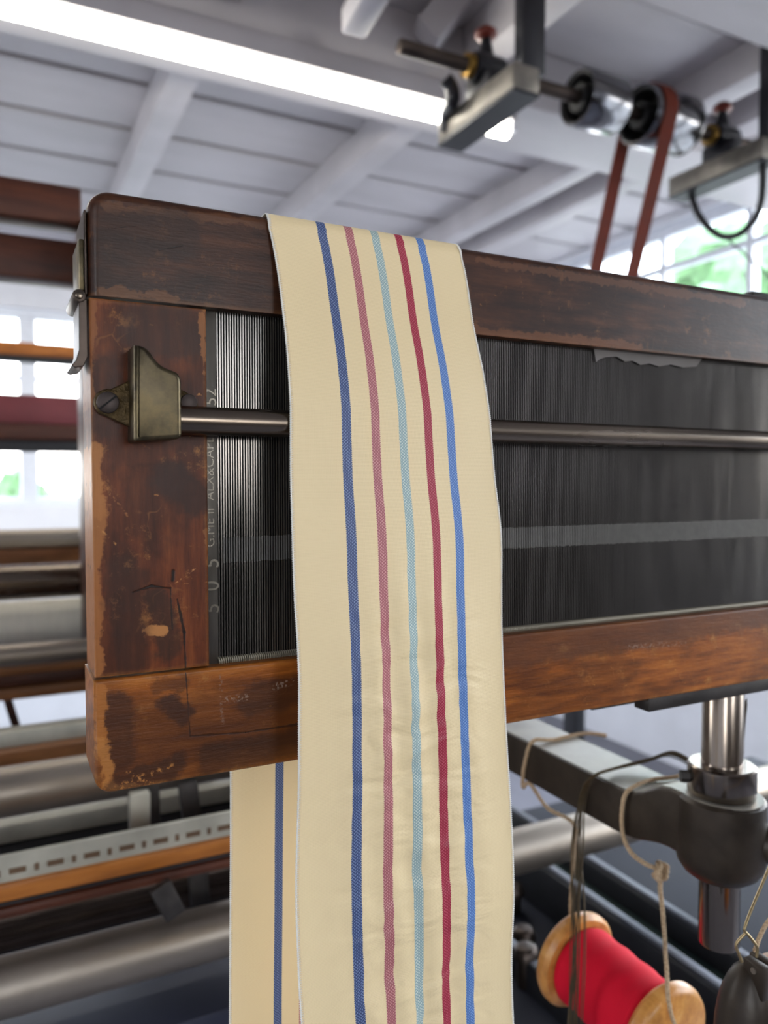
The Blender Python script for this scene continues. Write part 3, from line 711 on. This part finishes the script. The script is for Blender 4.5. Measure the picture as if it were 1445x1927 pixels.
blathe('flange', [(.004, -.006), (FLR-.006, -.006), (FLR-.0015, -.004), (FLR, -.001), (FLR, .003), (FLR-.003, .0065), (.020, .0075), (.004, .0075)], m_bob)
blathe('flange', [(.004, BL-.0075), (.020, BL-.0075), (FLR-.003, BL-.0065), (FLR, BL-.003), (FLR, BL+.001), (FLR-.0015, BL+.004), (FLR-.005, BL+.0062), (.0085, BL+.0066), (.0080, BL+.004), (.004, BL+.004)], m_bob)
blathe('thread', [(.012, .0078)] + [(.0297+.0005*math.sin(i*.9)-(.001 if i in (0, 24) else 0), .0078+((BL-.0156)*i/24)) for i in range(25)] + [(.012, BL-.0078)], m_red, 60)
obj('spindle', cyl(fc-ax*.018, nc+ax*.016, .0035, seg=16), m_steel2, bb)
rt = .0014
def twine(name, pts, label, r=rt, n=8, extra=None):
    bm = bmesh.new(); P = smooth_path(pts, n); 
    for s_ in range(3):   # three plies
        Q = []
        L = 0
        for i, p in enumerate(P):
            if i: L += (p-P[i-1]).length
            a = L/.0042*2*math.pi+s_*2*math.pi/3
            tn = ((P[min(i+1, len(P)-1)])-P[max(i-1, 0)]).normalized(); e1 = tn.cross(Vector((.3, .5, .81))).normalized(); e2 = tn.cross(e1)
            Q.append(p+(e1*math.cos(a)+e2*math.sin(a))*r*.52)
        add_tube(bm, Q, r*.62, 6)
    if extra: extra(bm)
    o = obj(name, bm, m_twine, None, 60); tag(o, label, 'twine'); return o
def dense(pts, n): return smooth_path(pts, n)
fx = x0a-.0016
tp = [at(1140, 1384, Z=Za+.0018), at(1100, 1380, Z=Za+.0018), at(1040, 1392, Z=Za+.0018), Vector((x0a+.002, at(998, 1407, X=x0a).y, Za+.0020)), at(987, 1440, X=fx), at(984, 1480, X=fx), Vector((x0a+.001, at(992, 1500, X=fx).y, Zlo-.0018)), at(1030, 1520, X=x0a+.010), at(1078, 1548, X=x0a+.008), at(1080, 1590, Y=fc.y+.012), at(1074, 1690, Y=fc.y+.013), at(1073, 1740, Y=fc.y+.013), fc-ax*.013+Vector((0, 0, .005))]
tp = dense(tp, 4)
twine('twine_loop', tp, 'pale twine looped over the far end of the iron arm beside the ribbon', .0016, 6)
ks = at(1240, 1640, Y=YB1+.0)
kx = at(1242, 1640, X=x0a+.012)
def knot(bm):
    for j in range(3):
        pts = [kx+Vector((.0042*math.cos(a+j), .0030*math.sin(2*a+j), .0052*math.sin(a+j*1.3))) for a in [2*math.pi*i/20 for i in range(20)]]
        add_tube(bm, pts, .0014, 6, closed=True)
tp2 = [at(1312, 1448, Z=Za+.004), at(1270, 1462, Z=Za+.003), at(1225, 1468, Z=Za+.0018), Vector((x0a-.000, at(1183, 1490, X=x0a).y, Za+.0018)), at(1171, 1520, X=fx-.002), at(1172, 1570, X=fx-.002), at(1188, 1605, X=fx-.001), at(1215, 1626, X=x0a+.004), kx, kx+Vector((.0002, 0, -.012)), at(1247, 1720, Y=(kx.y*2+nc.y)/3), at(1254, 1820, Y=(kx.y+nc.y*3)/4-.008), at(1259, 1890, Y=nc.y-.012), nc+ax*.012+Vector((0, 0, .004))]
twine('twine_loop', dense(tp2, 4), 'pale twine knotted under the iron arm beside the guide post', .0015, 6, knot)
# dark thread bundle over the arm
bm = bmesh.new()
core = [at(1404, 1320, Y=YP+.012), at(1398, 1385, Y=YP+.018), at(1390, 1440, Y=YP+.026), at(1330, 1448, Y=YP+.030), at(1305, 1436, Z=Za+.010), at(1262, 1418, Z=Za+.013), at(1215, 1432, Z=Za+.008), at(1160, 1446, Z=Za+.0045), at(1118, 1460, Z=Za+.004), at(1100, 1482, X=fx-.003), at(1091, 1530, X=fx-.004), at(1088, 1600, t=.565), at(1089, 1700, t=.552), at(1087, 1800, t=.546), at(1083, 1930, t=.540), at(1082, 2010, t=.536)]
for s_ in range(18):
    ph = random.uniform(0, 6.28); rr = random.uniform(.0003, .0030)
    Q = [p+Vector((rr*math.cos(ph+i*.5), rr*math.cos(ph+i*.7), rr*math.sin(ph+i*.5)))*(1.0 if i < 11 else 1.5) for i, p in enumerate(core)]
    add_tube(bm, smooth_path(Q, 6), .00036, 5)
o = obj('thread_bundle', bm, m_olive, None, 60); tag(o, 'dark olive thread bundle trailing over the iron arm in front of the red bobbin', 'thread')

# ------------------------------------------------------------------ iron weight on a wire hook
wt = at(1407, 1800, t=.415)
wx, wy, wz = wt
wg = thing('hanging_weight', 'dark iron weight on a bent wire hook at the lower right edge', 'weight', (wx, wy, wz-.062))
px = .415/1450
obj('body', lathe([(.001, wz-.003), (.0045, wz-.0042), (.0075, wz-.0075), (.0102, wz-.0125), (.0128, wz-.019), (.0146, wz-.026), (.0160, wz-.036), (.0172, wz-.060), (.0155, wz-.0625), (.001, wz-.0628)], (wx, wy, 0), seg=40), m_cast, wg, 40)
bm = bmesh.new(); add_box(bm, wx-.0042, wx+.0016, wy-.0125, wy+.0, wz-.017, wz+.0012, .0012); add_box(bm, wx+.003, wx+.0085, wy-.0118, wy+.002, wz-.018, wz+.001, .0014)
obj('lug', bm, m_cast, wg)
obj('eye_pin', cyl((wx-.005, wy-.007, wz-.0025), (wx+.012, wy-.007, wz-.0025), .0016, seg=14), m_steel2, wg)
hk = lambda u, v, dt=0: at(u, v, t=.405+dt)
h1 = [hk(1396, 1810), hk(1390, 1795), hk(1385, 1782), hk(1388, 1772), hk(1402, 1757), hk(1403, 1750)]
h2 = [hk(1423, 1801), hk(1425, 1788), hk(1422, 1778), hk(1410, 1762), hk(1401, 1752), hk(1402, 1744), hk(1412, 1716, .003), hk(1445, 1638, .013), hk(1500, 1510, .035), hk(1560, 1372, .07)]
bm = tube(smooth_path(h1[:-1], 5), .00080, 8); add_tube(bm, smooth_path(h2, 5), .00080, 8)
hko = obj('hook', bm, plain('dull_brass_wire', srgb(170, 150, 112), .35, .8), wg, 60)
tl = [hk(1420, 1790, .008), hk(1424, 1778, .008), hk(1430, 1762, .010), hk(1440, 1742, .012), hk(1458, 1715, .016), hk(1520, 1600, .04), hk(1600, 1452, .07)]
twine('twine', dense(tl, 4), 'short pale twine tied behind the hook of the iron weight', .0011, 6)
# ------------------------------------------------------------------ looms in the background (bars run along X)
m_beam = wood('dark_loom_beam_wood', srgb(54, 26, 17), srgb(76, 39, 25), srgb(94, 51, 32), 'X', None, 0, rough=.45, soot=.3, scale=.3, bump=.1)
m_rail = wood('brown_loom_rail_wood', srgb(96, 60, 36), srgb(128, 82, 48), srgb(156, 104, 62), 'X', None, 0, rough=.4, soot=.3, scale=.3, bump=.1)
m_orange = wood('orange_loom_rail_wood', srgb(130, 76, 32), srgb(164, 100, 44), srgb(190, 122, 60), 'X', None, 0, rough=.35, soot=.25, scale=.4, bump=.1)
wpz = at(1462, 1842, t=.455)
o = obj('wooden_peg', lathe([(.002, .0125), (.0085, .011), (.0105, .006), (.0108, -.006), (.0085, -.012), (.002, -.013)], wpz, 'Z', 32), m_orange)
tag(o, 'small brown wooden peg behind the iron weight at the right edge', 'peg')
m_redwood = plain('dark_red_painted_wood', srgb(96, 34, 40), .5, 0, .2, 10)
m_black = plain('black_iron', srgb(34, 34, 38), .5, .2, .2, 30)
m_zinc = plain('zinc_plate', srgb(172, 168, 154), .5, .3, .15, 30)
m_yarn = plain('cream_warp_yarn', srgb(220, 214, 200), .8, 0, .06, 200, stretch=(1, .1, .1))
U0 = 80
def zz(v, Y): return at(U0, v, Y=Y).z
def rail(name, v0, v1, Y, dep, mat, parent, x0, x1, bev=.004, seg=2):
    return obj(name, box(x0, x1, Y, Y+dep, zz(v1, Y), zz(v0, Y), bev, seg=seg), mat, parent, 40)
def roll(name, v0, v1, Y, mat, parent, x0, x1, seg=40):
    za, zb_ = zz(v0, Y), zz(v1, Y); r = (za-zb_)/2
    return obj(name, cyl((x0, Y, (za+zb_)/2), (x1, Y, (za+zb_)/2), r, seg=seg, bev=.002), mat, parent, 40)

# nearest loom: rollers and plate below the frame
L1 = thing('ribbon_loom', 'nearest background loom with steel rollers and a slotted metal plate', 'loom', (-.1, .8, 0))
XA, XB1 = -.45, .33
roll('roller', 1434, 1524, .84, m_steel2, L1, XA, XB1)
rail('comb_bar', 1540, 1578, .93, .03, m_zinc, L1, XA, XB1, .006)
rail('underside_strip', 1578, 1604, .93, .03, m_black, L1, XA, XB1)  # black strip along the underside of the comb bar
Yp_ = .74
pl = rail('slotted_plate', 1596, 1650, Yp_, .004, m_zinc, L1, XA, XB1, .001, 1)
zc_ = zz(1627, Yp_); bm = bmesh.new(); x = at(20, 1640, Y=Yp_).x; x -= .034*10
pitch_ = .0308
for k in range(26):
    add_box(bm, x, x+.0135, Yp_-.0008, Yp_+.001, zc_-.0026, zc_+.0022); add_box(bm, x+.0205, x+.0240, Yp_-.0008, Yp_+.001, zc_-.0036, zc_+.0026); x += pitch_
    if x > XB1-.03: break
obj('slots', bm, plain('slot_brown', srgb(92, 70, 50), .8), pl, None)
rail('wood_rail', 1650, 1684, Yp_-.004, .03, m_orange, L1, XA, XB1, .003)
rail('groove', 1684, 1696, Yp_+.006, .02, m_black, L1, XA, XB1, .001)
rail('wood_rail', 1695, 1716, Yp_, .028, m_beam, L1, XA, XB1, .004)
za_, zb_ = zz(1706, .86), zz(1770, .86); rr_ = (za_-zb_)/2; bm = bmesh.new()
for seg_ in range(1):
    pr = []
    for k in range(96): pr.append((rr_*(1.0 if k % 4 < 2 else .93)*math.cos(2*math.pi*k/96), rr_*(1.0 if k % 4 < 2 else .93)*math.sin(2*math.pi*k/96)))
    A = [bm.verts.new((XA, .86+a, (za_+zb_)/2+b)) for a, b in pr]; Bv = [bm.verts.new((XB1, .86+a, (za_+zb_)/2+b)) for a, b in pr]
    for k in range(96): bm.faces.new((A[k], A[(k+1) % 96], Bv[(k+1) % 96], Bv[k]))
    bm.faces.new(A); bm.faces.new(Bv)
obj('fluted_roller', bm, m_darkmetal, L1, 20)
rail('underside_strip', 1768, 1782, .88, .03, m_black, L1, XA, XB1)
zf = (zz(1786, .75)+zz(1890, .75))/2; rf = (zz(1786, .75)-zz(1890, .75))/2
obj('breast_roller', cyl((XA-.1, .75, zf), (1.55, .75, zf), rf, seg=48, bev=.002), m_steel2, L1, 40)
for (u0, v0, u1, v1, Yk, wd_) in ((262, 1490, 262, 1560, .80, .013), (281, 1480, 284, 1560, .82, .006), (352, 1470, 362, 1545, .81, .009), (300, 1665, 330, 1722, .72, .010), (372, 1640, 376, 1700, .80, .010)):
    p, q = at(u0, v0, Y=Yk), at(u1, v1, Y=Yk); d = q-p
    bm = bmesh.new(); add_obox(bm, (p+q)/2, (wd_, .02, d.length), d.to_track_quat('Z', 'Y').to_matrix(), .002)
    obj('bracket', bm, m_iron if wd_ < .011 else m_zinc, L1)
obj('floor_shade_board', box(XA, XB1, .80, 1.03, .755, .78, .003), plain('floor_shade_blue', srgb(52, 54, 70), .45, 0, .2, 8), L1)  # dark sheet standing in for the shaded floor below the rollers
for lx in (XA-.03, XB1):
    obj('loom_side', box(lx-.001, lx+.034, .70, 1.0, 0, zz(1426, .84), .004), m_black, L1)

# second loom: bars level with the frame, beams over them
L2 = thing('ribbon_loom', 'middle background loom with brown beams and pale yarn rollers left of the frame', 'loom', (-.3, 1.3, 0))
XC, XD = -.7, .235
rail('top_beam', 341, 414, 1.22, .05, m_beam, L2, XC, .12)
rail('top_beam', 446, 526, 1.24, .05, m_beam, L2, XC, .12)
roll('roller', 995, 1034, 1.52, m_steel2, L2, XC, XD)
rail('wood_rail', 1032, 1062, 1.50, .04, m_rail, L2, XC, XD)
roll('roller', 1062, 1126, 1.34, m_rod, L2, XC, XD)
roll('warp_beam', 1128, 1218, 1.38, m_yarn, L2, XC, XD)
roll('roller', 1208, 1248, 1.20, m_steel2, L2, XC, XD)
rail('wood_rail', 1246, 1266, 1.22, .05, m_rail, L2, XC, XD)
rail('wood_rail', 1263, 1292, 1.24, .04, m_beam, L2, XC, XD)
rail('wood_rail', 1290, 1312, 1.22, .05, m_rail, L2, XC, XD)
rail('comb_bar', 1370, 1404, 1.06, .03, m_zinc, L2, XC, XD, .005)
rail('wood_rail', 1406, 1438, 1.04, .05, m_rail, L2, XC, XD)
p, q = at(13, 1312, Y=1.3), at(32, 1372, Y=1.3); bm = bmesh.new(); add_obox(bm, (p+q)/2, (.008, .012, (q-p).length), (q-p).to_track_quat('Z', 'Y').to_matrix()); obj('strut', bm, m_beam, L2)
obj('loom_side', box(XC-.05, XC+.005, 1.04, 1.58, 0, zz(333, 1.22), .004), m_beam, L2)
obj('loom_side', box(.118, .15, 1.20, 1.31, zz(1290, 1.22), zz(404, 1.22), .004), m_beam, L2)
obj('loom_side', box(XD-.002, XD+.03, 1.04, 1.58, 0, zz(985, 1.5), .004), m_black, L2)

# far loom by the back window
L3 = thing('ribbon_loom', 'far background loom with dark red and orange bars against the back window', 'loom', (-.3, 2.2, 0))
XG, XH = -.8, .42
rail('wood_rail', 646, 671, 2.2, .06, m_orange, L3, XG, XH)
rail('underside_strip', 671, 681, 2.2, .05, m_black, L3, XG, XH)  # black strip along the underside of the orange rail
rail('wood_rail', 744, 798, 2.1, .06, m_redwood, L3, XG, XH)
rail('wood_rail', 799, 828, 2.08, .06, m_beam, L3, XG, XH)
rail('underside_strip', 828, 850, 2.1, .06, m_black, L3, XG, XH)
for lx in (XG-.06, XH):
    obj('loom_side', box(lx, lx+.06, 2.08, 2.3, 0, zz(640, 2.2), .004), m_beam, L3)

# loom bed with long rails, lower right
m_bedpanel = plain('dark_bed_panel', srgb(38, 40, 50), .7, 0, .25, 8, spec=.25)
m_bedgreen = plain('dark_green_paint', srgb(30, 48, 46), .6, 0, .2, 8)
m_bedrail = plain('grey_rail_steel', srgb(104, 106, 114), .5, .6, .12, 20)
bd = thing('loom_bed', 'low dark loom bed with grey steel rails behind the red bobbin', 'loom bed', (.8, .8, 0))
obj('bed_panel', box(.475, 1.5, .42, 1.15, .70, .735, .003), m_bedpanel, bd)
obj('green_panel', box(.705, .752, .43, 1.14, .735, .772, .002), m_bedgreen, bd)
for x0, x1, zt_ in ((.683, .703, .80), (.753, .772, .80), (.56, .572, .77)):
    obj('rail', box(x0, x1, .43, 1.14, .735, zt_, .003), m_black, bd)
    obj('rail_cap', box((x0+x1)/2-.006, (x0+x1)/2+.006, .43, 1.14, zt_, zt_+.005, .002), m_bedrail, bd)
for u, v, Yk in ((985, 1765, .80), (990, 1800, .74), (1120, 1655, .86), (965, 1680, .88)):
    p = at(u, v, Y=Yk)
    bm = cyl((p.x, p.y, .735), (p.x, p.y, p.z+.004), .012, .012, 12, .002); add_cyl(bm, (p.x, p.y, p.z), (p.x, p.y, p.z+.014), .018, .012, 20, .003)
    obj('bolt', bm, m_darkmetal, bd)
for x in (.48, 1.44):
    for y in (.44, 1.1): obj('leg', box(x, x+.045, y, y+.045, 0, .70, .003), m_black, bd)

# ------------------------------------------------------------------ overhead: lamp, line shaft, hangers, pulleys, belt
m_lamp = bpy.data.materials.new('lamp_tube'); m_lamp.use_nodes = True
_e = m_lamp.node_tree.nodes['Principled BSDF']; _e.inputs['Emission Color'].default_value = (1, .97, .86, 1); _e.inputs['Emission Strength'].default_value = 9; _e.inputs['Base Color'].default_value = (.9, .9, .85, 1)
lp = thing('strip_lamp', 'long lit fluorescent strip lamp under the white ceiling beam', 'lamp', (.4, 1.88, 2.43))
zl = 2.352
XLE = at(955, 262, Y=1.86).x
obj('tube', cyl((-1.2, 1.86, zl), (XLE, 1.86, zl), .018, seg=24, bev=.006), m_lamp, lp)
obj('housing', box(-1.22, XLE+.01, 1.825, 1.895, zl+.024, 2.4298, .004), m_ceil, lp)
for x in (-1.21, XLE-.004): obj('lamp_holder', box(x, x+.016, 1.832, 1.888, zl-.004, zl+.03, .003), m_frame, lp)

m_hang = plain('black_hanger_iron', srgb(30, 30, 36), .45, .3, .2, 20)
m_block = plain('worn_hanger_steel', srgb(118, 112, 104), .45, .5, .4, 18, bump=.2)
m_chrome = plain('polished_pulley_steel', srgb(120, 120, 124), .16, 1.0, .1, 10)
m_brassy = plain('yellow_brass', srgb(150, 116, 56), .4, .8, .15)
m_cap = plain('red_oil_cap', srgb(104, 34, 20), .4, .1, .2)
m_belt = plain('brown_leather_belt', srgb(92, 34, 20), .75, 0, .12, 40, spec=.2)
SY, SZ = 1.55, 2.316
def hanger(dx, label):
    h = thing('shaft_hanger', label, 'shaft hanger', (1.05+dx, SY, CEIL), 'line shaft hangers')
    x0, x1 = 1.013+dx, 1.085+dx
    obj('block', box(x0, x1, 1.39, 1.71, 2.20, 2.256, .006), m_block, h)
    obj('dark_underside', box(x0+.001, x1+.001, 1.392, 1.712, 2.194, 2.2005), m_hang, h)  # black layer over the underside of the block
    for yy in (1.398, ): obj('drop_bar', box(x0+.028, x1+.018, yy-.004, yy+.03, 2.245, CEIL-.0005, .004), m_hang, h)
    b_ = obj('bearing', lathe([(.02, -.04), (.034, -.038), (.036, 0), (.034, .038), (.02, .04)], (1.05+dx, SY, SZ), 'X', 32), m_hang, h, 40)
    obj('bearing_foot', box(1.025+dx, 1.075+dx, SY-.05, SY+.05, 2.256, SZ-.015, .006), m_hang, h)
    obj('brass_bush', lathe([(.018, -.058), (.027, -.056), (.027, -.041), (.018, -.040)], (1.05+dx, SY, SZ), 'X', 28), m_brassy, h, 40)
    obj('oil_neck', cyl((1.05+dx, SY, SZ+.03), (1.05+dx, SY, SZ+.075), .020, .011, 20), m_hang, h)
    obj('oil_cap', lathe([(.01, 0), (.022, .002), (.027, .009), (.025, .018), (.015, .026), (.001, .028)], (1.05+dx, SY, SZ+.072), 'Z', 28), m_cap, h, 50)
    return h
hanger(0, 'dark shaft hanger with rust red oil cap at the end of the lit strip lamp')
h2o = hanger(.80, 'dark shaft hanger with red oil cap beside the right-hand window')
# curved arms that belong to the hangers
def curved(name, pts, r, mat, parent, flat=None):
    P = smooth_path(pts, 8); bm = bmesh.new(); prev = None
    for p in P: pass
    add_tube(bm, P, r, 10)
    return obj(name, bm, mat, parent, 60)
hg = [o for o in COL.objects if o.name.startswith('shaft_hanger')]
YH = 1.60
curved('shifter_arm', [at(838, 148, Y=YH), at(850, 165, Y=YH), at(852, 190, Y=YH), at(842, 212, Y=1.66), Vector((1.02, 1.68, 2.22))], .017, m_hang, hg[0])
YH = 1.50
curved('belt_guard', [at(u, v, X=1.85) for u, v in ((1300, 364), (1311, 398), (1330, 425), (1350, 441), (1370, 446), (1395, 438), (1420, 412), (1434, 372), (1436, 308))], .010, m_hang, h2o)
curved('stay_wire', [at(u, v, X=1.85) for u, v in ((1364, 446), (1410, 486), (1470, 542), (1560, 640))], .003, m_hang, h2o)
sh = obj('line_shaft', cyl((at(750, 97, Y=SY).x, SY, SZ), (2.80, SY, SZ), .0168, seg=28, bev=.003), m_darkmetal)
tag(sh, 'dark overhead line shaft running through both hangers', 'shaft')
m_void = plain('hollow_shade_black', srgb(16, 16, 18), .8, 0, .2)  # black colour paints the shade inside the hollow pulleys
def pulley(xa, xb, r, label, belt=False):
    t_ = thing('belt_pulley', label, 'pulley', ((xa+xb)/2, SY, SZ))
    L = xb-xa
    obj('rim', lathe([(r-.007, 0), (r-.002, 0), (r, .004), (r, L-.004), (r-.002, L), (r-.007, L)], (xa, SY, SZ), 'X', 64, ring=True), m_chrome, t_, 30)
    obj('inner_face', lathe([(r-.012, .006), (r-.0072, .003), (r-.0072, L-.003), (r-.012, L-.006)], (xa, SY, SZ), 'X', 64, ring=True), m_void, t_, 30)
    obj('web', lathe([(.034, L*.4), (r-.011, L*.42), (r-.011, L*.58), (.034, L*.6)], (xa, SY, SZ), 'X', 48, ring=True), m_void, t_, 30)
    obj('hub', lathe([(.0172, 0.002), (.034, .004), (.034, L-.004), (.0172, L-.002)], (xa, SY, SZ), 'X', 32, ring=True), m_void, t_, 30)
pulley(1.325, 1.45, .068, 'polished steel pulley without a belt, next to the first hanger')
pulley(1.53, 1.70, .076, 'polished steel pulley carrying the brown leather belt')
# belt loop: over the pulley and down to a drive pulley hidden behind the frame
lowc = Vector((0, 1.92, 1.20)); rl = .075; ru = .0815
d = Vector((0, lowc.y-SY, lowc.z-SZ)); ang = math.atan2(d.z, d.y)
path = []
for k in range(25):
    a = ang+math.pi/2+math.pi*k/24; path.append((SY+ru*math.cos(a), SZ+ru*math.sin(a)))
for k in range(25):
    a = ang-math.pi/2+math.pi*k/24; path.append((lowc.y+rl*math.cos(a), lowc.z+rl*math.sin(a)))
bm = bmesh.new(); ring = []
bx0, bx1 = 1.548, 1.592; th_ = .005
n = len(path)
for i, (yy, z_) in enumerate(path):
    a, b = path[i-1], path[(i+1) % n]; tn = Vector((0, b[0]-a[0], b[1]-a[1])).normalized(); nn = Vector((0, tn.z, -tn.y))
    c0 = Vector((0, yy, z_))
    ring.append([bm.verts.new(c0+nn*s_*th_+Vector((x, 0, 0))) for s_, x in ((0, bx0), (0, bx1), (-1, bx1), (-1, bx0))])
for i in range(n):
    A, Bv = ring[i], ring[(i+1) % n]
    for k in range(4): bm.faces.new((A[k], A[(k+1) % 4], Bv[(k+1) % 4], Bv[k]))
o = obj('leather_belt', bm, m_belt, None, 50); tag(o, 'brown leather drive belt hanging in two strands from the second pulley', 'belt')
e = thing('drive_stand', 'drive pulley on a stand under the brown leather belt, behind the wooden frame', 'pulley', (1.57, 1.92, 0))
obj('drive_wheel', lathe([(.012, 0), (rl-.006, 0), (rl-.006, .08), (.012, .08)], (1.53, lowc.y, lowc.z), 'X', 40), m_chrome, e, 30)
obj('stand', box(1.635, 1.675, lowc.y-.03, lowc.y+.03, 0, lowc.z+.03, .003), m_black, e)
obj('axle', cyl((1.515, lowc.y, lowc.z), (1.69, lowc.y, lowc.z), .012, seg=20), m_darkmetal, e)
